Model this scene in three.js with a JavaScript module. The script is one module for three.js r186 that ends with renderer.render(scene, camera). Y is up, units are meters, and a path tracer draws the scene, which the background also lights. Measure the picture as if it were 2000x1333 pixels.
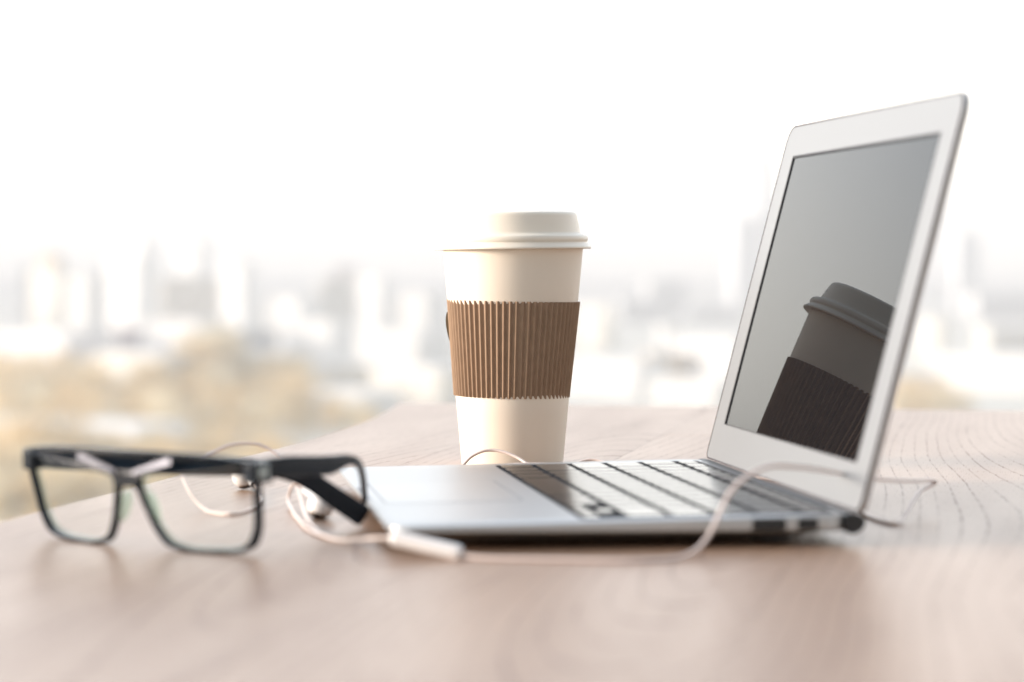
import * as THREE from 'three';
import { RoundedBoxGeometry } from 'three/addons/geometries/RoundedBoxGeometry.js';
import { mergeGeometries, mergeVertices, toCreasedNormals } from 'three/addons/utils/BufferGeometryUtils.js';
import { ImprovedNoise } from 'three/addons/math/ImprovedNoise.js';

// ------------------------------------------------------------------ camera
const D = Math.PI / 180;
const scene = new THREE.Scene();
const camera = new THREE.PerspectiveCamera(15.161, 1024 / 682, 0.05, 9000);
camera.position.set(0, 0.1173, 0);
camera.rotation.order = 'YXZ';
camera.rotation.set(-1.795 * D, 0, 0.15 * D);
camera.focus = 1.437;
const renderer = new THREE.WebGLRenderer({ antialias: true });
renderer.setSize(1024, 682);
renderer.toneMapping = THREE.LinearToneMapping;
renderer.toneMappingExposure = 2.4;     // exposed for the shaded side of the things on the table
renderer.shadowMap.enabled = true;
camera.updateProjectionMatrix();
camera.userData.fStop = camera.getFocalLength() / 14.2;       // 14 mm pupil

// ------------------------------------------------------------------ sky: bright haze towards the low sun, duller overhead and behind
const SKY = { back: 0.38, wide: 1.4, glow: 0.7, az: -80 };
{
  const W = 512, H = 256, data = new Float32Array(W * H * 4);
  const sm = THREE.MathUtils.smoothstep, lerp = THREE.MathUtils.lerp;
  for (let r = 0; r < H; r++) {
    const el = ((r + 0.5) / H - 0.5) * Math.PI;
    for (let c = 0; c < W; c++) {
      const ph = ((c + 0.5) / W - 0.5) * 2 * Math.PI;            // atan2(z, x)
      const az = Math.atan2(Math.cos(ph), -Math.sin(ph));         // 0 straight ahead, + to the right
      const f = 0.5 + 0.5 * Math.cos(az - SKY.az * D);
      const e = Math.max(0, el) / D;
      let L = lerp(SKY.back, SKY.wide, sm(0.5 + 0.5 * Math.cos(az), 0.3, 0.97)) + SKY.glow * Math.pow(f, 5) * lerp(1, 0.6, sm(e, 20, 80));   // haze glows round the sun
      L *= lerp(1, 0.5, sm(e, 1, 24));
      const b = sm(e, 1, 16) * 0.6 + sm(e, 10, 50) * 0.4;
      const col = [lerp(1.05, 0.82, b), lerp(1.0, 0.95, b), lerp(0.88, 1.13, b)];
      const o = (r * W + c) * 4;
      for (let k = 0; k < 3; k++) data[o + k] = L * col[k];
      data[o + 3] = 1;
    }
  }
  const t = new THREE.DataTexture(data, W, H, THREE.RGBAFormat, THREE.FloatType);
  t.mapping = THREE.EquirectangularReflectionMapping;
  t.magFilter = THREE.LinearFilter; t.needsUpdate = true;
  scene.background = t; scene.environment = t;
}
// ------------------------------------------------------------------ sun, low on the left
const sun = new THREE.DirectionalLight(0xfff0e2, 3.6);
{
  const az = -96 * D, el = 11 * D;
  sun.position.set(Math.sin(az) * Math.cos(el), Math.sin(el), -Math.cos(az) * Math.cos(el)).multiplyScalar(4).add(new THREE.Vector3(0, 0, -1.2));
  sun.target.position.set(0, 0, -1.2);
  sun.castShadow = true; sun.shadow.radius = 30; sun.shadow.mapSize.set(2048, 2048);
  Object.assign(sun.shadow.camera, { left: -1.2, right: 1.2, top: 1.2, bottom: -1.2, near: 0.1, far: 8 });
  scene.add(sun, sun.target);
}
scene.fog = new THREE.FogExp2(0xffffff, 0.0005);
// ------------------------------------------------------------------ helpers
let seed = 7;
const rnd = () => { seed = (seed * 1664525 + 1013904223) >>> 0; return seed / 4294967296; };
const rr = (a, b) => a + (b - a) * rnd();
const noise = new ImprovedNoise(), N = (x, y, z = 0) => noise.noise(x, y, z);
const fbm = (x, y, z = 0) => N(x, y, z) + 0.5 * N(2.1 * x, 2.1 * y, z + 3.7) + 0.25 * N(4.3 * x, 4.3 * y, z + 9.1);
const V = (x, y, z) => new THREE.Vector3(x, y, z), mm = (x, y, z) => V(x / 1000, y / 1000, z / 1000);
const taken = {};
const numbered = (name) => { const n = (taken[name] = (taken[name] ?? -1) + 1); return n ? `${name}_${String(n).padStart(3, '0')}` : name; };
function thing(name, label, category, pos = [0, 0, 0], turn = 0, group) {
  const o = new THREE.Group(); o.name = numbered(name); o.position.set(...pos); o.rotation.y = turn;
  o.userData = { label, category }; if (group) o.userData.group = group;
  scene.add(o); return o;
}
function mesh(name, geo, mat, parent) {
  const m = new THREE.Mesh(geo, mat); m.name = name; m.castShadow = m.receiveShadow = true; parent.add(m); return m;
}
const std = (c, o = {}) => new THREE.MeshStandardMaterial({ color: new THREE.Color().setRGB(...c), ...o });
const phys = (c, o = {}) => new THREE.MeshPhysicalMaterial({ color: new THREE.Color().setRGB(...c), ...o });
function tex(W, H, fn, srgb) {
  const d = new Uint8Array(W * H * 4);
  for (let y = 0; y < H; y++) for (let x = 0; x < W; x++) {
    const c = fn(x, y), o = (y * W + x) * 4;
    for (let k = 0; k < 3; k++) d[o + k] = Math.max(0, Math.min(255, c[k]));
    d[o + 3] = 255;
  }
  const t = new THREE.DataTexture(d, W, H); t.magFilter = THREE.LinearFilter; t.minFilter = THREE.LinearMipmapLinearFilter; t.generateMipmaps = true;
  t.wrapS = t.wrapT = THREE.MirroredRepeatWrapping; if (srgb) t.colorSpace = THREE.SRGBColorSpace; t.needsUpdate = true; return t;
}
// stack of equal-length rings joined into a skin; caps close the ends
function skin(rings, { closed = true, capA = false, capB = false, crease = 0 } = {}) {
  const n = rings[0].length, p = [], idx = [];
  for (const r of rings) for (const q of r) p.push(q.x, q.y, q.z);
  const m = closed ? n : n - 1;
  for (let i = 0; i < rings.length - 1; i++) for (let j = 0; j < m; j++) {
    const a = i * n + j, b = i * n + (j + 1) % n, c = a + n, d = b + n;
    idx.push(a, b, d, a, d, c);
  }
  const cap = (i, flip) => {
    const c = new THREE.Vector3(); for (const q of rings[i]) c.add(q); c.multiplyScalar(1 / n);
    const k = p.length / 3; p.push(c.x, c.y, c.z);
    for (let j = 0; j < n; j++) { const a = i * n + j, b = i * n + (j + 1) % n; flip ? idx.push(k, b, a) : idx.push(k, a, b); }
  };
  if (capA) cap(0, true); if (capB) cap(rings.length - 1, false);
  let g = new THREE.BufferGeometry(); g.setAttribute('position', new THREE.Float32BufferAttribute(p, 3)); g.setIndex(idx);
  if (crease) return toCreasedNormals(g, crease);
  g.computeVertexNormals(); return g;
}
// outline of a rounded rectangle in (a, b), anticlockwise; r may be one radius or four (corner order --, +-, ++, -+)
function rrect(a0, a1, b0, b1, r, seg = 8) {
  const R = Array.isArray(r) ? r : [r, r, r, r], out = [];
  const cs = [[a0, b0, R[0], 180], [a1, b0, R[1], 270], [a1, b1, R[2], 0], [a0, b1, R[3], 90]];
  cs.forEach(([a, b, q, s], i) => {
    const ca = a + (i === 0 || i === 3 ? q : -q), cb = b + (i < 2 ? q : -q);
    for (let k = 0; k <= seg; k++) { const t = (s + (90 * k) / seg) * D; out.push([ca + q * Math.cos(t), cb + q * Math.sin(t)]); }
  });
  return out;
}
const shapeOf = (pts) => new THREE.Shape(pts.map(([a, b]) => new THREE.Vector2(a, b)));
const sp2 = (pts, n = 40) => new THREE.CatmullRomCurve3(pts.map(([x, y]) => V(x / 1000, y / 1000, 0)), true, 'centripetal').getPoints(n).slice(0, -1).map((p) => [p.x, p.y]);
function tube(points, r, seg = 200, radial = 10) { return new THREE.TubeGeometry(new THREE.CatmullRomCurve3(points, false, 'centripetal'), seg, r, radial, false); }

// ------------------------------------------------------------------ ground far below
{
  const g = new THREE.PlaneGeometry(7000, 7000, 60, 60); g.rotateX(-Math.PI / 2);
  const t = tex(512, 512, (x, y) => { const n = fbm(x * 0.03, y * 0.03), m = fbm(x * 0.11, y * 0.11, 5); const k = 1 + 0.05 * n + 0.05 * m; return [222 * k, 216 * k, 202 * k]; }, true);
  t.repeat.set(30, 30);
  const m = mesh('ground', g, std([0.9, 0.9, 0.9], { map: t, roughness: 0.95 }), scene);
  m.position.set(0, -45, -2400); m.userData.kind = 'structure';
}
// ------------------------------------------------------------------ the town beyond the table
const CITY = [
  ['tall narrow grey tower at the far left of the skyline', -288, -281, 41, 1500, 'grey'],
  ['cream block with a brownish stepped top beside the narrow grey tower', -266, -246, 39, 1420, 'cream'],
  ['pale white block between the cream block and the grey strip', -238, -225, 35, 1380, 'white'],
  ['thin grey tower just left of the brightest white tower', -244, -237, 39, 1500, 'grey'],
  ['brightest white tower of the left skyline with a stepped top', -181, -162, 45, 1150, 'bright'],
  ['wide grey beige block right of the brightest white tower', -180, -148, 36, 1300, 'beige'],
  ['white tower rising behind the wide beige block', -222, -204, 57, 1700, 'bright'],
  ['slim white slab tower right of the wide beige block', -141, -128, 43, 1250, 'bright'],
  ['low white block right of the slim white slab tower', -127, -101, 25, 1300, 'bright'],
  ['grey block with a pinkish top left of the white pair', -114, -93, 34, 1500, 'greybeige'],
  ['pale pinkish tower behind the grey block in the middle of the left skyline', -133, -116, 40, 1900, 'rosy'],
  ['white block left of the cup with a lower wing', -75, -61, 36, 1250, 'bright'],
  ['pale grey wing building close to the left side of the cup', -73, -42, 25, 1500, 'white'],
  ['long low white building above the golden trees at far left', -206, -163, 16, 1010, 'bright'],
  ['small low house with a dark mauve roof left of the long white hall', -155, -146, 15, 1000, 'mauve'],
  ['long white hall below the wide beige block', -145, -116, 20, 1020, 'bright'],
  ['low grey building with a flat dark roof below the slim white slab tower', -114, -96, 16, 1040, 'darkgrey'],
  ['white hall below the grey block with the pinkish top', -90, -66, 20, 1030, 'bright'],
  ['pale flat building left of the cup below the white block', -69, -31, 13, 1120, 'white'],
  ['big pale cream building between the two golden tree masses', -128, -102, 15, 800, 'cream'],
  ['pale grey building above the right golden trees', -96, -69, 13, 860, 'white'],
  ['grey green flat building left of the cup above the table corner', -61, -38, 12, 800, 'greybeige'],
  ['cream flat building right behind the cup base', -40, -15, 12, 770, 'cream'],
  ['low pale building with a broad white roof behind the glasses', -100, -75, 8, 560, 'bright'],
  ['grey white shed at the left edge behind the glasses', -121, -106, 7, 590, 'white'],
  ['pale grey flat roof building just beyond the left table edge', -56, -33, 9, 690, 'white'],
  ['pale cream block just right of the cup sleeve', 35, 51, 22, 1300, 'cream'],
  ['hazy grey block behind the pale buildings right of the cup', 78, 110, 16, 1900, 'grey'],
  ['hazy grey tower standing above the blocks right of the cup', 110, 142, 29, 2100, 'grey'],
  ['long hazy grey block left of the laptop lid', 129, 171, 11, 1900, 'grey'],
  ['white round fronted block in the middle between cup and laptop', 71, 82, 13, 1250, 'white'],
  ['bright cream building beside the left edge of the laptop lid', 66, 94, 14, 1000, 'bright'],
  ['small brown building between two bright cream buildings', 52, 67, 9, 1000, 'tan'],
  ['long bright white building behind the table between cup and laptop', 20, 49, 11, 850, 'bright'],
  ['pale grey flat building behind the table beside the laptop lid', 46, 70, 7, 800, 'white'],
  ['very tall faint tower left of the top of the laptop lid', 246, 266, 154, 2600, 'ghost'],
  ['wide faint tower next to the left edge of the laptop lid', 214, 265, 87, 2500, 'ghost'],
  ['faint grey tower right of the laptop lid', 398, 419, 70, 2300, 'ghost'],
  ['pale cream building right of the laptop lid', 183, 195, 19, 1150, 'cream'],
  ['grey block at the right edge of the picture', 240, 270, 11, 1300, 'greybeige'],
  ['pale wide building at the right edge above the table', 153, 191, 11, 900, 'white'],
  ['brown roofed low building just right of the laptop lid above the table', 113, 129, 8, 760, 'tan'],
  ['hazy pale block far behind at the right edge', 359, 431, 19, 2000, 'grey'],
];
{
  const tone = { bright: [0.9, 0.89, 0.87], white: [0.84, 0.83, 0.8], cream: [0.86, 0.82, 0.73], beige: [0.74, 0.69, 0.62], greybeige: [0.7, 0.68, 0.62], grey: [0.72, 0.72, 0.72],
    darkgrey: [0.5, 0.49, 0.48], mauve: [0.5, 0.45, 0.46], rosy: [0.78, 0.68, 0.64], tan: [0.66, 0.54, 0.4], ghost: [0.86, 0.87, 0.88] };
  const mats = {}, glass = std([0.62, 0.63, 0.64], { roughness: 0.3 }), roofM = std([0.8, 0.79, 0.77], { roughness: 0.9 }), mauveRoof = std([0.3, 0.25, 0.26], { roughness: 0.9 });
  for (const k in tone) mats[k] = std(tone[k], { roughness: 0.85 });
  CITY.forEach(([label, x0, x1, h, d, c]) => {
    const w = Math.max(6, x1 - x0), dep = Math.min(28, Math.max(10, w * 0.7)), floors = Math.max(2, Math.round((h) / 3.4));
    const round = /round fronted/.test(label), pitched = /roofed|mauve/.test(label);
    const b = thing('city_building', label, 'building', [(x0 + x1) / 2, -45, -d - dep / 2], (c === 'bright' || c === 'cream' || c === 'white' ? -34 : 10) * D);
    const body = round ? new THREE.CylinderGeometry(w / 2, w / 2, h, 28).translate(0, h / 2, 0) : new THREE.BoxGeometry(w, h, dep).translate(0, h / 2, 0);
    mesh('wall', body, mats[c], b);
    const win = [];
    const n = Math.max(2, Math.floor(w / 4)), step = w / n;
    for (let f = 0; f < floors; f++) for (let i = 0; i < n; i++) {
      const y = (f + 0.55) * (h / floors);
      if (round) { const a = (i / n - 0.5) * 2.4; win.push(new THREE.BoxGeometry(1.5, 1.5, 0.3).rotateY(a).translate(Math.sin(a) * w / 2, y, Math.cos(a) * w / 2)); }
      else win.push(new THREE.BoxGeometry(step * 0.42, 1.5, 0.3).translate((i + 0.5) * step - w / 2, y, dep / 2));
    }
    const wm = mesh('windows', mergeGeometries(win), glass, b); wm.userData.kind = 'stuff';
    if (pitched) {
      const s = new THREE.Shape([new THREE.Vector2(-dep / 2 - 0.6, 0), new THREE.Vector2(dep / 2 + 0.6, 0), new THREE.Vector2(0, 3.4)]);
      mesh('roof', new THREE.ExtrudeGeometry(s, { depth: w + 1, bevelEnabled: false }).translate(0, 0, -w / 2 - 0.5).rotateY(Math.PI / 2).translate(0, h + 0.01, 0), /mauve/.test(label) ? mauveRoof : mats.tan, b);
    } else {
      const g = round ? new THREE.CylinderGeometry(w / 2 + 0.4, w / 2 + 0.4, 0.9, 28) : new THREE.BoxGeometry(w + 0.8, 0.9, dep + 0.8);
      const roof = mesh('roof', g.translate(0, h + 0.46, 0), roofM, b);
      if (/stepped top/.test(label)) mesh('stair_tower', new THREE.BoxGeometry(w * 0.5, 8, dep * 0.6).translate(w * (c === 'bright' ? 0.22 : -0.05), h + 4.9, 0), c === 'bright' ? mats.bright : mats.tan, roof);
    }
  });
}
{
  const im = new THREE.InstancedMesh(new THREE.BoxGeometry(1, 1, 1).translate(0, 0.5, 0), std([0.8, 0.79, 0.76], { roughness: 0.9 }), 520), M = new THREE.Matrix4(), q = new THREE.Quaternion(), col = new THREE.Color();
  for (let i = 0; i < 520; i++) {
    const d = rr(650, 2600), s = rnd() < 0.5 ? -1 : 1, x = s * d * rr(0.24, 1.1), k = rr(0.75, 1.1), w = rr(14, 42);
    q.setFromAxisAngle(V(0, 1, 0), rr(-0.6, 0.6)); M.compose(V(x, -45, -d), q, V(w, rr(9, 30) * (rnd() < 0.08 ? 2 : 1), rr(12, 26))); im.setMatrixAt(i, M); im.setColorAt(i, col.setRGB(k, k * rr(0.94, 1), k * rr(0.86, 1)));
  }
  im.name = 'distant_town'; im.userData = { kind: 'stuff', label: 'pale blocks of the town spreading away to both sides', category: 'town' }; im.castShadow = im.receiveShadow = true; scene.add(im);
}
// ------------------------------------------------------------------ golden trees
{
  const tri = [];
  const one = (cx, cy, cz, s) => {
    const g = new THREE.BufferGeometry(), a = rr(0, 6.3), b = rr(-1, 1), e = V(Math.cos(a), b, Math.sin(a)).normalize(), q = V(rr(-1, 1), rr(-1, 1), rr(-1, 1)).cross(e).normalize();
    const p = V(cx, cy, cz);
    const v = [p.clone().addScaledVector(e, -s), p.clone().addScaledVector(q, s * 0.6), p.clone().addScaledVector(e, s)].flatMap((k) => k.toArray());
    g.setAttribute('position', new THREE.Float32BufferAttribute(v, 3)); g.computeVertexNormals(); tri.push(g);
  };
  for (let i = 0; i < 420; i++) {
    const a = rr(0, 6.283), el = Math.asin(rr(-0.6, 1)), r = 3.6 * Math.cbrt(rr(0.15, 1)) * (1 + 0.25 * Math.sin(3 * a) * Math.cos(2 * el));
    one(r * Math.cos(a) * Math.cos(el), 6 + r * 0.95 * Math.sin(el), r * Math.sin(a) * Math.cos(el), rr(0.35, 0.7));
  }
  const trunk = new THREE.CylinderGeometry(0.16, 0.3, 4.5, 6).translate(0, 2.2, 0).toNonIndexed(); trunk.deleteAttribute('uv'); tri.push(trunk);
  const geo = mergeGeometries(tri);
  const spots = [];
  const patch = (x0, x1, d0, d1, n, s0, s1) => { for (let i = 0; i < n; i++) { const d = rr(d0, d1); spots.push([(rr(x0, x1) / 5007) * d, d, rr(s0, s1)]); } };
  patch(-1050, -780, 600, 900, 90, 0.8, 1.5); patch(-760, -400, 610, 860, 130, 0.8, 1.5); patch(-640, -560, 800, 860, 20, 1.6, 2.2);
  patch(-1050, -900, 400, 540, 70, 0.8, 1.3); patch(-900, -430, 400, 545, 150, 0.7, 1.1); patch(-430, -250, 620, 760, 40, 0.5, 0.9);
  patch(740, 900, 700, 760, 30, 0.7, 1.1); patch(-250, -150, 800, 900, 20, 0.6, 1);
  const im = new THREE.InstancedMesh(geo, std([1, 1, 1], { roughness: 0.9, side: THREE.DoubleSide }), spots.length);
  const M = new THREE.Matrix4(), q = new THREE.Quaternion(), col = new THREE.Color();
  spots.forEach(([x, d, s], i) => {
    q.setFromAxisAngle(V(0, 1, 0), rr(0, 6.28)); M.compose(V(x, -45, -d), q, V(s, s * rr(0.85, 1.2), s)); im.setMatrixAt(i, M);
    const k = rr(0.75, 1.15), w = rr(-0.05, 0.08); im.setColorAt(i, col.setRGB((0.8 + w) * k, (0.69) * k, (0.49 - w) * k));
  });
  im.name = 'autumn_woodland'; im.userData = { kind: 'stuff', label: 'mass of golden autumn trees below the town behind the glasses', category: 'trees' };
  im.castShadow = im.receiveShadow = true; scene.add(im);
}
// ------------------------------------------------------------------ oak table
{
  const W = 1024, H = 2048, col = new Float32Array(W * H), pore = new Float32Array(W * H);
  for (let y = 0; y < H; y++) for (let x = 0; x < W; x++) {
    const u = (x / W) * 0.26, v = (y / H) * 1.04;                         // metres
    const warp = 0.007 * fbm(u * 5, v * 1.3, 1) + 0.0006 * fbm(u * 50, v * 4, 2);
    const dep = 0.012 + 0.075 * (0.5 + 0.5 * Math.sin(v * 3.4 + 0.6)) ;
    const r = Math.hypot(u - 0.15 + 0.012 * Math.sin(v * 3.1), dep) + warp;
    const ph = r / 0.0062, fr = ph - Math.floor(ph);
    const line = Math.pow(Math.max(0, 1 - Math.abs(fr - 0.85) / 0.11), 1.3);
    const p = Math.max(0, N(u * 1500, v * 52, 4) - 0.18) * 1.6;
    const broad = 0.5 + 0.5 * fbm(u * 18, v * 2.4, 7) + 0.5 * Math.max(0, fbm(u * 30, v * 3.5, 17));
    const k = 0.55 + 0.6 * N(Math.floor(ph) * 1.7, 3.3, v * 2);
    const brk = 0.3 + 0.7 * THREE.MathUtils.smoothstep(N(Math.floor(ph) * 5.13, v * 34, 11) + 0.6 * N(u * 700, v * 90, 13), -0.25, 0.35);
    col[y * W + x] = brk * line * Math.max(0.15, k) * 0.75 + broad * 0.4 + p * (0.25 + 0.75 * line);
    pore[y * W + x] = Math.min(1, brk * line * k * 0.5 + p * 1.1);
  }
  const A = [0.385, 0.237, 0.15], B = [0.15, 0.07, 0.035], enc = (c) => 255 * (c <= 0.0031308 ? 12.92 * c : 1.055 * Math.pow(c, 1 / 2.4) - 0.055);
  const map = tex(W, H, (x, y) => { const k = Math.min(1, col[y * W + x]); return [0, 1, 2].map((i) => enc(A[i] + (B[i] - A[i]) * k)); }, true);
  const bump = tex(W, H, (x, y) => { const k = 255 * (1 - pore[y * W + x]); return [k, k, k]; });
  const rough = tex(W, H, (x, y) => { const k = 120 + 60 * col[y * W + x]; return [k, k, k]; });
  const oaks = [0, 1, 2, 3].map((i) => std([1 - 0.012 * i, 1 - 0.014 * i, 1 - 0.016 * i], { map, bumpMap: bump, bumpScale: 0.00018, roughnessMap: rough, roughness: 0.69 }));
  const t = thing('wooden_table', 'pale oak plank table top carrying the cup, laptop and glasses', 'table', [0, 0, 0], -10.5 * D);
  const cols = [-0.433, -0.33, -0.215, -0.075, 0.075, 0.225, 0.37, 0.52, 0.68, 0.84, 1.0], far = -2.06, near = 0.25;
  const joints = [[], [-0.62], [-1.72], [-0.4], [-1.3225], [-0.7], [-1.55], [-1.0], [-1.8], [-1.2]];
  // left edge of the outermost board follows the tree a little
  const edge = (z) => -0.433 - 0.04 * Math.pow(THREE.MathUtils.clamp((-1.62 - z) / 0.42, 0, 1.2), 1.5) + 0.0012 * Math.sin(z * 9) + 0.0008 * Math.sin(z * 23);
  for (let i = 0; i < cols.length - 1; i++) {
    const zs = [far, ...joints[i], near];
    for (let j = 0; j < zs.length - 1; j++) {
      const x0 = cols[i] + 0.00005, x1 = cols[i + 1] - 0.00005, z0 = zs[j] + 0.0006, z1 = zs[j + 1] - 0.0006, b = 0.0003, T = 0.034, nz = 60;
      const out = [];
      for (let k = 0; k <= nz; k++) { const z = z0 + ((z1 - z0) * k) / nz; out.push([i === 0 ? edge(z) : x0, z]); }
      out.push([x1, z1], [x1, z0]);
      // rings: top inset, top edge, bottom edge
      const cx = (x0 + x1) / 2, cz = (z0 + z1) / 2, ins = (e) => out.map(([x, z]) => [x - Math.sign(x - cx) * e, Math.min(z1 - e, Math.max(z0 + e, z))]);
      const top = ins(b), s = shapeOf(top.map(([x, z]) => [x, -z]));
      const g0 = new THREE.ShapeGeometry(s).rotateX(-Math.PI / 2).toNonIndexed();
      const side = skin([ins(b).map(([x, z]) => V(x, 0, z)), out.map(([x, z]) => V(x, -b * 0.7, z)), out.map(([x, z]) => V(x, -T, z))], { crease: 0.4, capB: true });
      for (const g of [g0, side]) {
        const P = g.attributes.position, uv = new Float32Array(P.count * 2);
        const ou = (i * 0.37 + j * 0.61) % 1 * 0.5, ov = (i * 0.29 + j * 0.43) % 1;
        for (let k = 0; k < P.count; k++) { uv[2 * k] = (P.getX(k) - cols[i] + ou * 0.2) / 0.26; uv[2 * k + 1] = P.getZ(k) / 1.04 + ov; }
        g.setAttribute('uv', new THREE.BufferAttribute(uv, 2));
      }
      mesh('plank', mergeGeometries([g0, side]), oaks[(i * 3 + j * 2) % 4], t);
    }
  }
}
// ------------------------------------------------------------------ paper cup
{
  const cup = thing('paper_cup', 'white paper takeaway coffee cup with white lid and brown corrugated sleeve', 'cup', [0.0004, 0, -1.4756]);
  const grain = tex(256, 256, (x, y) => { const k = 205 + 30 * N(x * 0.35, y * 0.35) + 22 * N(x * 0.09, y * 0.12, 4); return [k, k, k]; });
  const paper = phys([0.86, 0.76, 0.63], { roughness: 0.52, bumpMap: grain, bumpScale: 0.00003 });
  const plastic = phys([0.86, 0.78, 0.66], { roughness: 0.38, transmission: 0 });
  const L = (pts, seg = 160) => new THREE.LatheGeometry(pts.map(([r, y]) => new THREE.Vector2(r / 1000, y / 1000)), seg);
  const rB = (y) => 29.2 + (40.3 - 29.2) * (y / 124);       // radius of the cup wall, mm
  mesh('cup_wall', L([[0, 3.2], [27, 3.2], [27.4, 0.3], [28, 0], [28.9, 0], [29.2, 0.6], [rB(30), 30], [rB(39.2), 39.2], [rB(41.5) - 1.0, 41.5], [rB(67) - 1.0, 67], [rB(92) - 1.0, 92], [rB(94.6), 94.6], [rB(110), 110], [rB(124), 124], [rB(128) + 0.4, 128], [rB(128), 129.2], [rB(127) - 1.2, 128]]), paper, cup);
  const lid = mesh('lid', L([
    [40.2, 123.7], [40.6, 123.9], [44.6, 123.8], [44.9, 124.2], [44.85, 125.0], [44.3, 125.5], [43.4, 126.6], [42.7, 127.3], [42.5, 127.9], [43.0, 128.4], [43.2, 129.2], [43.1, 130.4], [42.6, 131.3], [41.6, 131.9],
    [40.0, 132.3], [39.0, 132.7], [38.6, 133.6], [38.0, 137.5], [37.2, 142.0], [36.8, 143.6], [36.2, 144.5], [35.2, 145.0], [34.0, 144.9], [33.2, 144.2], [32.6, 142.2], [32, 141.4], [20, 141.6], [0, 141.8]], 200), plastic, cup);
  lid.rotation.z = 0.0125; lid.position.x = 0.0016;
  mesh('sip_hole', new THREE.BoxGeometry(0.012, 0.0006, 0.003).translate(0.004, 0.1419, -0.024), std([0.02, 0.02, 0.02]), lid);
  // sleeve: fluted board round the wall
  const kraft = tex(1024, 512, (x, y) => { const k = 1 + 0.07 * N(x * 0.8, y * 0.8, 2) + 0.05 * fbm(x * 0.03, y * 0.03, 6) - (N(x * 0.33, y * 0.21, 8) > 0.66 ? 0.16 : 0); return [158 * k, 134 * k, 112 * k]; }, true);
  const kraftBump = tex(512, 512, (x, y) => { const k = 150 + 60 * N(x * 0.6, y * 0.6) + 35 * N(x * 0.17, y * 0.17, 3); return [k, k, k]; });
  kraftBump.repeat.set(2, 1);
  const card = std([0.98, 0.95, 0.92], { map: kraft, bumpMap: kraftBump, bumpScale: 0.00008, roughness: 1,  });
  const y0 = 39.4, y1 = 94.4, F = 66, per = 20, n = F * per, rows = 26, amp = 1.4;
  const flute = (a, y) => {
    const jit = 0.16 * N(Math.cos(a) * 9, Math.sin(a) * 9, y * 0.012) + 0.05 * N(Math.cos(a) * 30, Math.sin(a) * 30, y * 0.05);
    const c = 0.5 + 0.5 * Math.cos(F * a + jit * 0.5);
    const seam = Math.exp(-Math.pow((a - 1.45) / 0.035, 2));
    return amp * Math.pow(c, 1.3) * (1 - 0.55 * seam);
  };
  const ring = (y, extra, fl) => { const o = []; for (let i = 0; i < n; i++) { const a = (i / n) * 2 * Math.PI, r = rB(y) - 0.7 + extra + (fl ? flute(a, y) : 0); o.push(mm(r * Math.cos(a), y, r * Math.sin(a))); } return o; };
  const rs = [ring(y1, 0, false), ring(y1, 0.04, true)];
  for (let k = 0; k <= rows; k++) { const y = y1 - 0.12 - ((y1 - y0 - 0.24) * k) / rows; rs.push(ring(y, 0.12, true)); }
  rs.push(ring(y0, 0.04, true), ring(y0, 0, false));
  const sg = skin(rs);
  { const P = sg.attributes.position, uv = new Float32Array(P.count * 2); for (let k = 0; k < P.count; k++) { uv[2 * k] = ((Math.atan2(P.getZ(k), P.getX(k)) / (2 * Math.PI) + 1) % 1) * 3; uv[2 * k + 1] = P.getY(k) * 10; } sg.setAttribute('uv', new THREE.BufferAttribute(uv, 2)); }
  const sleeve = mesh('sleeve', sg, card, cup);
  sleeve.rotation.z = -0.017; sleeve.position.x = -0.0012;
  // folded tab on the left flank of the sleeve
  const tab = skin([...Array(13).keys()].map((k) => { const t = k / 12, y = 87 - 17.5 * t, bul = 2.3 * Math.pow(Math.sin(Math.PI * Math.min(1, 0.04 + t * 0.96)), 0.6) * (1 - 0.55 * t); return [-1, 1].flatMap((s) => [0, 1].map((q) => { const a = Math.PI + 0.1 + (s < 0 ? (q ? 0.09 : -0.09) : (q ? -0.09 : 0.09)); const r = rB(y) + 0.6 + (s < 0 ? 0 : bul); return mm(r * Math.cos(a), y, r * Math.sin(a)); })); }), { capA: true, capB: true, crease: 0.7 });
  mesh('sleeve_tab', tab, std([0.16, 0.12, 0.07], { roughness: 0.8, side: THREE.DoubleSide }), sleeve);
}
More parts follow.
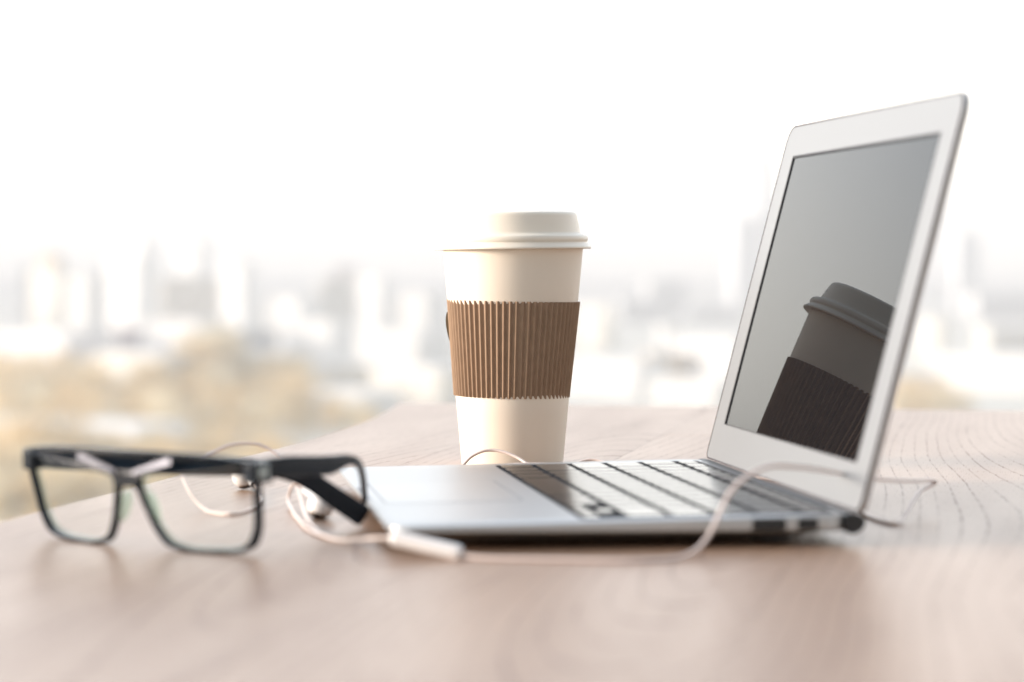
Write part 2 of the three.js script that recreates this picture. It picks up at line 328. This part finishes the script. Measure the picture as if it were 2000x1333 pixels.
// ------------------------------------------------------------------ laptop
{
  const lap = thing('laptop', 'open thin silver laptop with black keys and a mirror-like dark screen', 'laptop', [0.12054, 0, -1.20153], 7.805 * D);
  const speck = tex(256, 256, (x, y) => { const k = 200 + 50 * N(x * 0.9, y * 0.9) + 20 * N(x * 0.3, y * 0.3, 2); return [k, k, k]; });
  speck.repeat.set(60, 60);
  const alu = phys([0.47, 0.46, 0.45], { metalness: 1, roughness: 0.42, bumpMap: speck, bumpScale: 0.000008 });
  const aluLid = phys([0.27, 0.275, 0.28], { metalness: 0.5, roughness: 0.5 }), shellM = phys([0.55, 0.54, 0.53], { metalness: 0.35, roughness: 0.5 });
  const black = std([0.012, 0.012, 0.014], { roughness: 0.45 }), well = phys([0.012, 0.012, 0.015], { roughness: 0.9, specularIntensity: 0.15 }), rubber = std([0.02, 0.018, 0.02], { roughness: 0.6 });
  const topY = (x) => 13.077 + (13.077 - 10.006) * (x / 192);         // x from -192 (front) to 0 (hinge), mm
  const strip = (x) => 2.2 + 4.6 * Math.pow((x + 192) / 192, 0.85);   // height of the side wall
  const outline = (e, r) => rrect(-192 + e, -1 - e, -150 + e, 150 - e, [r, r, r, r].map((q) => Math.max(1, q - e)), 10).flatMap((p, i, A) => {
    const q = A[(i + 1) % A.length], L = Math.hypot(q[0] - p[0], q[1] - p[1]), k = Math.max(1, Math.round(L / 14)); return [...Array(k).keys()].map((j) => [p[0] + ((q[0] - p[0]) * j) / k, p[1] + ((q[1] - p[1]) * j) / k]);
  });
  const o = outline(0, 11);                                            // same point count for every ring: inset along the normal from the centre
  const inset = (e) => o.map(([x, z]) => { const ax = x + 96.5, f = Math.max(0, 1 - e / 96), g = Math.max(0, 1 - e / 150); return [-96.5 + ax * f, z * g]; });
  const ringB = (e, fy) => inset(e).map(([x, z]) => mm(x, fy(x), z));
  const rings = [ringB(20, (x) => topY(x)), ringB(0.5, (x) => topY(x)), ringB(0.12, (x) => topY(x) - 0.15), ringB(0, (x) => topY(x) - 0.5), ringB(0, (x) => topY(x) - strip(x) + 0.6), ringB(0.5, (x) => topY(x) - strip(x)),
    ringB(9, (x) => (topY(x) - strip(x)) * 0.55 + 1.2), ringB(20, (x) => 2.0), ringB(30, (x) => 1.6)];
  mesh('base', skin(rings.map((r) => r.slice().reverse()), { capA: true, capB: true, crease: 0.5 }).applyMatrix4(new THREE.Matrix4()), alu, lap);
  for (const [x, z] of [[-165, -122], [-165, 122], [-28, -122], [-28, 122]]) mesh('foot', new THREE.CylinderGeometry(0.008, 0.008, 0.0024, 24).translate(x / 1000, 0.0012, z / 1000), rubber, lap);
  // deck frame: a group of parts that lie in the sloping top face
  const slope = Math.atan2(3.071, 192);
  const lay = (m, x, dy, z) => { m.position.copy(mm(x, topY(x) + dy, z)); m.rotation.z = slope; return m; };
  const flat = (w, d, h, r, bv = 0.2) => { const s = shapeOf(rrect(-w / 2000, w / 2000, -d / 2000, d / 2000, r / 1000, 5)); return new THREE.ExtrudeGeometry(s, { depth: h / 1000, bevelEnabled: true, bevelSize: bv / 1000, bevelThickness: bv / 1000, bevelSegments: 2 }).rotateX(-Math.PI / 2); };
  // trackpad in a fine dark groove
  lay(mesh('trackpad_groove', flat(61.4, 105.4, 0.02, 4), std([0.22, 0.22, 0.23], { roughness: 0.6 }), lap), -192 + 38, -0.14, 0);
  lay(mesh('trackpad', flat(60, 104, 0.06, 3.5), phys([0.47, 0.46, 0.45], { metalness: 1, roughness: 0.4 }), lap), -192 + 38, -0.14, 0);
  lay(mesh('thumb_notch', flat(2.5, 62, 0.05, 1), std([0.25, 0.25, 0.26], { metalness: 0.8, roughness: 0.5 }), lap), -190.2, -0.2, 0);
  // keyboard
  const w0 = -192 + 80.4, w1 = -192 + 187;
  lay(mesh('keyboard_well', flat(w1 - w0, 277, 0.02, 2.5), well, lap), (w0 + w1) / 2, -0.16, 0);
  const keyM = phys([0.016, 0.016, 0.018], { roughness: 0.2, ior: 1.5, specularIntensity: 0.8 });
  const cache = {};
  const key = (x, z, dx, dz) => {
    const id = dx.toFixed(1) + '_' + dz.toFixed(1);
    cache[id] ??= flat(dx - 3.1, dz - 3.1, 0.14, 2.4, 0.08);
    const m = lay(mesh('key', cache[id], keyM, lap), x, 0.14, z); return m;
  };
  const U = 18.9, row = (wf, dx, widths) => { let z = -137; for (const w of widths) { if (w > 0) key(-192 + wf + dx / 2, z + w / 2, dx, w); z += Math.abs(w); } };
  row(81.2, 18.6, [U, U, U, 23.6, 94.5, 23.6, U, -56.7]);
  for (const [k, f] of [[0, 0], [1, 0], [1, 1], [2, 0]]) key(-192 + 81.2 + 4.65 + f * 9.3, 137 - 56.7 + U * (k + 0.5), 9.3, U);
  row(99.8, 18.6, [43, ...Array(10).fill(U), 42]);
  row(118.4, 18.6, [33.2, ...Array(11).fill(U), 33]);
  row(137, 18.6, [28.3, ...Array(13).fill(U)]);
  row(155.6, 18.6, [...Array(13).fill(U), 28.3]);
  row(174.4, 11.6, Array(14).fill(274 / 14));
  // hinge recess and hinge barrel
  lay(mesh('hinge_recess', flat(5.6, 252, 0.03, 1), std([0.02, 0.024, 0.03], { roughness: 0.35 }), lap), -192 + 190.3, -0.12, -6);
  const dee = shapeOf(sp2([[-2.4, 12.6], [3.6, 12.4], [5.4, 10.6], [5.0, 8.0], [2.6, 5.6], [-0.6, 5.2], [-2.4, 7.0]]));
  const dbar = (z0, z1) => new THREE.ExtrudeGeometry(dee, { depth: (z1 - z0) / 1000, bevelEnabled: true, bevelSize: 0.0003, bevelThickness: 0.0003, bevelSegments: 2 }).translate(0, 0, z0 / 1000);
  mesh('hinge', dbar(-146, 140), black, lap);
  mesh('hinge_cap', dbar(140.8, 147.5), std([0.015, 0.018, 0.022], { roughness: 0.3 }), lap);
  // ports on the near flank
  const port = (name, xa, xb, h, tongue) => {
    const xm = (xa + xb) / 2, ym = topY(xm) - strip(xm) * 0.52;
    const s = shapeOf(rrect((xa - xm) / 1000, (xb - xm) / 1000, -h / 2000, h / 2000, 0.0007, 4));
    const p = mesh(name, new THREE.ExtrudeGeometry(s, { depth: 0.0006, bevelEnabled: false }), std([0.012, 0.014, 0.015], { roughness: 0.4 }), lap);
    p.position.copy(mm(xm, ym, 149.6));
    mesh('tongue', new THREE.BoxGeometry((xb - xa - 3) / 1000, h / 4000, 0.0003).translate(0, h * 0.00008, 0.00078), std(tongue, { roughness: 0.5 }), p);
  };
  port('usb_port', -192 + 149.5, -192 + 163.5, 5.0, [0.03, 0.032, 0.035]);
  port('video_port', -192 + 168.5, -192 + 177, 4.6, [0.02, 0.022, 0.025]);
  // display lid: lid frame has y up along the lid, x out of its back, z along its width
  const tilt = -14.416 * D, lidAt = mm(3.206, 13.505, 0), LH = 180.2;
  const shell = rrect(0, LH, -150, 150, [4.5, 9.5, 9.5, 4.5], 10);     // (y, z)
  const lr = (e, x) => shell.map(([y, z]) => mm(x, LH / 2 + (y - LH / 2) * (1 - e / (LH / 2)), z * (1 - e / 150)));
  const lidG = skin([lr(0.35, 0.0), lr(0, 0.35), lr(0, 1.7), lr(0.8, 2.3), lr(4, 3.0), lr(14, 3.6), lr(60, 4.2)], { capA: false, capB: true, crease: 0.6 });
  const lid = mesh('display_lid', lidG, shellM, lap); lid.position.copy(lidAt); lid.rotation.z = tilt;
  const B0 = 19.5, B1 = 163.5, sc = [[B0, -128], [B1, -128], [B1, 128], [B0, 128]];
  const bz = shapeOf(shell.map(([y, z]) => [y / 1000 * 0.9975 + 0.0002, z / 1000 * 0.9978]));
  bz.holes.push(new THREE.Path(rrect(B0 / 1000, B1 / 1000, -0.128, 0.128, 0.0004, 2).map(([a, b]) => new THREE.Vector2(a, b)).reverse()));
  // shape (a = y, b = z) -> x = -depth
  const toLid = (g) => g.applyMatrix4(new THREE.Matrix4().set(0, 0, -1, 0, 1, 0, 0, 0, 0, -1, 0, 0, 0, 0, 0, 1)).applyMatrix4(new THREE.Matrix4().makeScale(1, 1, -1));
  const bezG = toLid(new THREE.ExtrudeGeometry(bz, { depth: 0.0009, bevelEnabled: false }));
  { const ix = bezG.index; const P = bezG.attributes; for (const a of Object.values(P)) { for (let i = 0; i < a.count; i += 3) for (let k = 0; k < a.itemSize; k++) { const s = a.array[(i + 1) * a.itemSize + k]; a.array[(i + 1) * a.itemSize + k] = a.array[(i + 2) * a.itemSize + k]; a.array[(i + 2) * a.itemSize + k] = s; } } bezG.computeVertexNormals(); }
  mesh('bezel', bezG, aluLid, lid);
  // dark inner edge of the bezel, the rubber seal round the rim, and the glass
  const bar = (y0, y1, z0, z1, x0, x1) => new THREE.BoxGeometry((x1 - x0) / 1000, (y1 - y0) / 1000, (z1 - z0) / 1000).translate((x0 + x1) / 2000, (y0 + y1) / 2000, (z0 + z1) / 2000);
  mesh('screen_border', mergeGeometries([bar(B0, B1, -128, -126.6, -0.86, -0.12), bar(B0, B1, 126.6, 128, -0.86, -0.12), bar(B1 - 1.2, B1, -126.6, 126.6, -0.86, -0.12), bar(B0, B0 + 0.5, -126.6, 126.6, -0.86, -0.12)]), rubber, lid);
  const glassM = phys([0.006, 0.007, 0.009], { roughness: 0.015, ior: 1.5, specularIntensity: 0.2, specularColor: new THREE.Color().setRGB(0.62, 0.8, 1) });
  mesh('screen', bar(B0 + 0.2, B1 - 0.2, -127.6, 127.6, -0.3, -0.1), glassM, lid);
  const dense = shell.flatMap((p, i, A) => { const q = A[(i + 1) % A.length], k = Math.max(1, Math.round(Math.hypot(q[0] - p[0], q[1] - p[1]) / 6)); return [...Array(k).keys()].map((j) => [p[0] + ((q[0] - p[0]) * j) / k, p[1] + ((q[1] - p[1]) * j) / k]); });
  const sealPts = dense.map(([y, z]) => mm(-0.75, LH / 2 + (y - LH / 2) * 0.9965, z * 0.998));
  mesh('rubber_seal', new THREE.TubeGeometry(new THREE.CatmullRomCurve3(sealPts, true, 'chordal'), 400, 0.00042, 8, true), std([0.035, 0.022, 0.026], { roughness: 0.7 }), lid);
}
// ------------------------------------------------------------------ glasses
{
  const C = V(-0.1572, 0.0004, -1.031), turn = -34.5 * D;
  const gl = thing('eyeglasses', 'black framed rectangular glasses standing on the table left of the laptop', 'glasses', C.toArray(), turn);
  const inv = new THREE.Matrix4().makeRotationY(-turn), loc = (x, y, z) => mm(x, y, z).sub(C).applyMatrix4(inv);
  const acetate = phys([0.006, 0.011, 0.018], { roughness: 0.24, specularIntensity: 0.5 });
  const zo = (x, y) => -9 * (x / 65) ** 2 - Math.max(0, 38 - y) * 0.25;      // wrap of the front and its lean, mm
  const bend = (g) => { const P = g.attributes.position; for (let i = 0; i < P.count; i++) P.setZ(i, P.getZ(i) + zo(P.getX(i) * 1000, P.getY(i) * 1000) / 1000); g.computeVertexNormals(); return g; };
  const sp = (pts, n, closed) => new THREE.CatmullRomCurve3(pts.map(([x, y]) => V(x, y, 0)), closed, 'centripetal').getPoints(n).map((p) => [p.x, p.y]);
  const half = [[0, 39.8], [9, 39.9], [27, 39.8], [46, 39.1], [57, 38], [62.3, 36.9], [63, 35], [62.5, 32], [61.4, 24], [59, 9.5], [54.8, 3.0], [41, 0.1], [26, 0], [16.4, 2.2], [11.6, 8], [8.2, 16.5], [5.4, 24.4], [3.6, 25.6], [0, 25.8]];
  const right = sp(half, 150, false), left = right.slice(1, -1).reverse().map(([x, y]) => [-x, y]);
  const open = [[61.1, 33.4], [60.3, 24.5], [58.0, 10.5], [53.8, 4.1], [47, 1.9], [38, 1.15], [24, 1.15], [16.4, 3.5], [12.3, 8.7], [9.0, 16.3], [6.5, 24.5], [7.2, 29.4], [11, 30.6], [28, 31.8], [45, 34], [56.5, 35.5]];
  const holeR = sp(open, 110, true).slice(0, -1);
  const body = shapeOf([...right, ...left].map(([x, y]) => [x / 1000, y / 1000]));
  const hole = (s) => new THREE.Path(holeR.map(([x, y]) => new THREE.Vector2(s * x / 1000, y / 1000)));
  body.holes.push(hole(1), hole(-1));
  mesh('front_frame', bend(new THREE.ExtrudeGeometry(body, { depth: 0.0026, bevelEnabled: true, bevelSize: 0.0005, bevelThickness: 0.0006, bevelSegments: 3 }).translate(0, 0, -0.0022)), acetate, gl);
  // raised brow ridge, faceted: a dark upper wedge over each lens
  const clear = phys([0.84, 0.92, 0.85], { transmission: 0.75, roughness: 0.4, thickness: 0 }), glassM = phys([0.985, 1, 0.99], { transmission: 1, roughness: 0.0, ior: 1.5, thickness: 0, specularIntensity: 0.9 });
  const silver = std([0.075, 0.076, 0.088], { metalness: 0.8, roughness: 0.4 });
  for (const s of [1, -1]) {
    const lensPts = holeR.map(([x, y]) => [s * (x * 1.0), y]);
    const cx = s * 34, cy = 18.5;
    const rings = [[0, 0], [0.34, 0.55], [0.68, 0.9], [1.004, 1]].map(([f]) => lensPts.map(([x, y]) => { const X = cx + (x - cx) * Math.max(f, 0.002), Y = cy + (y - cy) * Math.max(f, 0.002); return mm(X, Y, -1.2 + zo(X, Y)); }));
    mesh('lens', skin(s > 0 ? rings : rings.map((r) => r.slice().reverse())), glassM, gl);
    const edge = skin([lensPts.map(([x, y]) => mm(x, y, -2.7 + zo(x, y))), lensPts.map(([x, y]) => mm(cx + (x - cx) * 0.955, cy + (y - cy) * 0.955, -4.2 + zo(x, y)))]);
    mesh('rim_insert', edge, clear, gl);
    // added metal strip standing in for the bevel highlight, down to the bridge
    const hlStrip = skin([[25.2, 36.9], [4.6, 31.3]].map(([x, y], i) => { const w = i ? 0.7 : 1.3, z = 0.5; return [[-w * 0.3, w, z + 0.02], [w * 0.3, -w, z + 0.6], [w * 0.3 , -w, z - 0.6], [-w * 0.3, w, z - 0.6]].map(([dx, dy, dz]) => mm(s * (x + dx), y + dy, dz + zo(x, y))); }), { capA: true, capB: true, crease: 0.3 });
    mesh('brow_highlight_strip', hlStrip, silver, gl);
    // nose pad
    const np = new THREE.SphereGeometry(0.001, 20, 14).scale(2.2, 7, 3.2); np.rotateZ(s * 0.28); np.translate(s * 0.0078, 0.0165, -0.0102);
    mesh('nose_pad', np, clear, gl);
    // end piece and hinge
    const ep = new RoundedBoxGeometry(0.0062, 0.0088, 0.0125, 3, 0.0012).translate(s * 0.0605, 0.0333, -0.0132);
    const e = mesh('end_piece', ep, acetate, gl);
    mesh('hinge_plate', new RoundedBoxGeometry(0.0008, 0.0052, 0.0062, 2, 0.0003).translate(s * 0.0638, 0.0333, -0.0125), std([0.42, 0.47, 0.46], { metalness: 0.7, roughness: 0.4 }), e);
  }
  mesh('rivet', new THREE.SphereGeometry(0.0014, 16, 12).scale(1, 1, 0.6).translate(-0.0036, 0.0312, 0.0005), silver, gl);
  // temples: flat bars swept through points [x, y, z (mm, world), height, thickness]
  const temple = (pts) => {
    const c = new THREE.CatmullRomCurve3(pts.map((p) => loc(p[0], p[1], p[2])), false, 'centripetal'), n = 60, rings = [];
    const pick = (t, k) => { const f = t * (pts.length - 1), i = Math.min(pts.length - 2, Math.floor(f)); return pts[i][k] + (pts[i + 1][k] - pts[i][k]) * (f - i); };
    for (let i = 0; i <= n; i++) {
      const t = i / n, p = c.getPoint(t), T = c.getTangent(t), S = T.clone().cross(V(0, 1, 0)).normalize(), U2 = S.clone().cross(T).normalize();
      const end = i === n ? 0.75 : 1, h = pick(t, 3) / 2000 * end, w = pick(t, 4) / 2000 * end;
      rings.push(rrect(-h, h, -w, w, Math.min(w, h) * 0.55, 4).map(([a, b]) => p.clone().addScaledVector(U2, a).addScaledVector(S, b)));
    }
    return skin(rings, { capA: true, capB: true });
  };
  mesh('temple', temple([[-104, 34, -1020, 7.4, 3.4], [-92, 33.4, -1042, 8.6, 3.2], [-77, 31.2, -1076, 8.4, 3.0], [-70, 31.8, -1096, 4.6, 2.6], [-66.4, 29.0, -1109, 3.6, 2.5], [-65.4, 18.5, -1131, 4.6, 2.6], [-66.2, 6.0, -1150, 4.6, 2.6]]), acetate, gl);
  mesh('temple', temple([[-205, 33, -1084, 7.4, 3.4], [-176, 31.2, -1092, 8.6, 3.2], [-140, 28.8, -1101, 8.6, 3.0], [-101, 26.6, -1108, 7.6, 3.0], [-88.5, 21.8, -1112, 8.4, 3.0], [-75.5, 12.8, -1115, 9.2, 3.2], [-64, 5.0, -1117, 9.6, 3.4]]), acetate, gl);
}
// ------------------------------------------------------------------ earphones
{
  const ear = thing('earphones', 'white wired earphones with a small remote, their pale cord looping round the laptop', 'earphones');
  const cordM = phys([0.74, 0.62, 0.56], { roughness: 0.42, clearcoat: 0.3, clearcoatRoughness: 0.3 }), white = phys([0.86, 0.84, 0.82], { roughness: 0.3, clearcoat: 0.5, clearcoatRoughness: 0.2 });
  const P = (list) => list.map((p) => mm(...p));
  // main cord: remote -> along the near side -> arch over the laptop corner -> loop on the right -> behind the laptop
  mesh('cord', tube(P([[-20, 1.6, -1003], [-12, 1.0, -1000], [20, 1.0, -994], [50, 1.0, -992], [66, 1.2, -1001], [74.5, 4.4, -1010], [80, 11, -1016], [84, 18.5, -1022], [88, 24.5, -1028], [94, 29.6, -1034], [104.6, 33.4, -1044], [119, 32, -1060], [140, 27, -1090], [162, 21.6, -1125], [184, 17.6, -1165], [195, 15.8, -1188], [198.4, 14.4, -1195], [196, 13.2, -1193], [190, 11.4, -1184], [183, 7.6, -1165], [176.5, 2.8, -1147], [170.5, 1.0, -1134], [166, 1.0, -1146], [163, 1.0, -1172], [165, 1.0, -1230], [160, 1.0, -1300], [135, 1.0, -1372], [95, 1.0, -1402], [58, 3.5, -1424], [44, 6.2, -1430], [30, 2, -1424], [16, 1.0, -1408], [9, 5, -1411], [3.5, 8.2, -1415], [-3, 10.8, -1418], [-10, 12.1, -1420], [-16, 11.6, -1420], [-22.6, 8.4, -1420], [-28.4, 2.6, -1418], [-36, 1, -1404], [-30, 3.4, -1380], [0, 8.4, -1366], [30, 9.0, -1362]]), 0.00088, 900, 10), cordM, ear);
  // split cords
  mesh('cord', tube(P([[-47.6, 7.6, -1010], [-54, 6.4, -1020], [-61, 3.6, -1042], [-70, 1.4, -1058], [-78, 1.0, -1076], [-88, 1.0, -1124], [-93.5, 2.4, -1158], [-99.5, 9.5, -1196], [-105, 16.5, -1222], [-109.5, 21, -1229], [-115.5, 25.5, -1232], [-123, 28.7, -1232], [-134, 28.6, -1230], [-143, 25.2, -1225], [-151.5, 21.6, -1215], [-154.5, 17.0, -1202], [-151, 11, -1192], [-145, 4, -1186], [-139, 1.0, -1180], [-128, 0.8, -1172], [-121.5, 0.8, -1200], [-120.5, 0.8, -1235], [-126, 1.0, -1275], [-131, 3.0, -1300]]), 0.00075, 500, 8), cordM, ear);
  mesh('cord', tube(P([[-78, 1.0, -1076], [-86, 1.2, -1098], [-96, 1.0, -1150], [-102, 1.0, -1190], [-106, 4.5, -1215], [-104.5, 9.5, -1212], [-101, 12.5, -1200], [-96.5, 11.5, -1186]]), 0.00075, 160, 8), cordM, ear);
  // remote
  const a = mm(-48, 7.6, -1009.5), b = mm(-19, 1.8, -1002.8), dir = b.clone().sub(a), q = new THREE.Quaternion().setFromUnitVectors(V(1, 0, 0), dir.clone().normalize());
  const rem = mesh('remote', new RoundedBoxGeometry(dir.length(), 0.0062, 0.0054, 4, 0.0024), white, ear); rem.position.copy(a).lerp(b, 0.5).add(V(0, 0.0004, 0)); rem.quaternion.copy(q);
  mesh('remote_seam', new THREE.TorusGeometry(0.0026, 0.00022, 6, 24).rotateY(Math.PI / 2).scale(1, 1.16, 1).translate(0.0118, 0, 0), std([0.3, 0.27, 0.26], { roughness: 0.6 }), rem);
  // earbuds: egg-shaped shell, dark grille, stem
  const bud = (at, dirv, stemTo) => {
    const pts = []; for (let i = 0; i <= 22; i++) { const t = i / 22, y = -5 + 12 * t; pts.push(new THREE.Vector2(Math.max(0.0001, 0.0061 * Math.sqrt(Math.max(0, 1 - Math.pow(Math.abs(2 * t - 0.86) / 1.14, 2.2)))), y / 1000)); }
    pts[0].x = 0.0038;
    const g = mesh('earbud', new THREE.LatheGeometry(pts, 32), white, ear);
    g.position.copy(at); g.quaternion.setFromUnitVectors(V(0, -1, 0), dirv.clone().normalize());
    mesh('grille', new THREE.SphereGeometry(0.004, 24, 12).scale(1, 0.55, 1).translate(0, -0.0049, 0), std([0.03, 0.025, 0.022], { roughness: 0.35, metalness: 0.6 }), g);
    mesh('trim_ring', new THREE.TorusGeometry(0.00395, 0.0004, 8, 32).rotateX(Math.PI / 2).translate(0, -0.0047, 0), std([0.35, 0.27, 0.2], { roughness: 0.3, metalness: 0.9 }), g);
    const inv = g.quaternion.clone().invert(), l = (p) => p.clone().sub(at).applyQuaternion(inv);
    mesh('stem', tube([l(at.clone().addScaledVector(dirv, -0.003)), l(at.clone().lerp(stemTo, 0.55).addScaledVector(V(0, 1, 0), 0.0006)), l(stemTo)], 0.0016, 30, 10), white, g);
  };
  bud(mm(-137, 7.4, -1306), V(0.22, -1, -0.1), mm(-131.5, 3.0, -1299));
  bud(mm(-86.4, 6.4, -1160), V(-0.3, -0.9, 0.22), mm(-96, 11.2, -1185));
}
renderer.render(scene, camera);
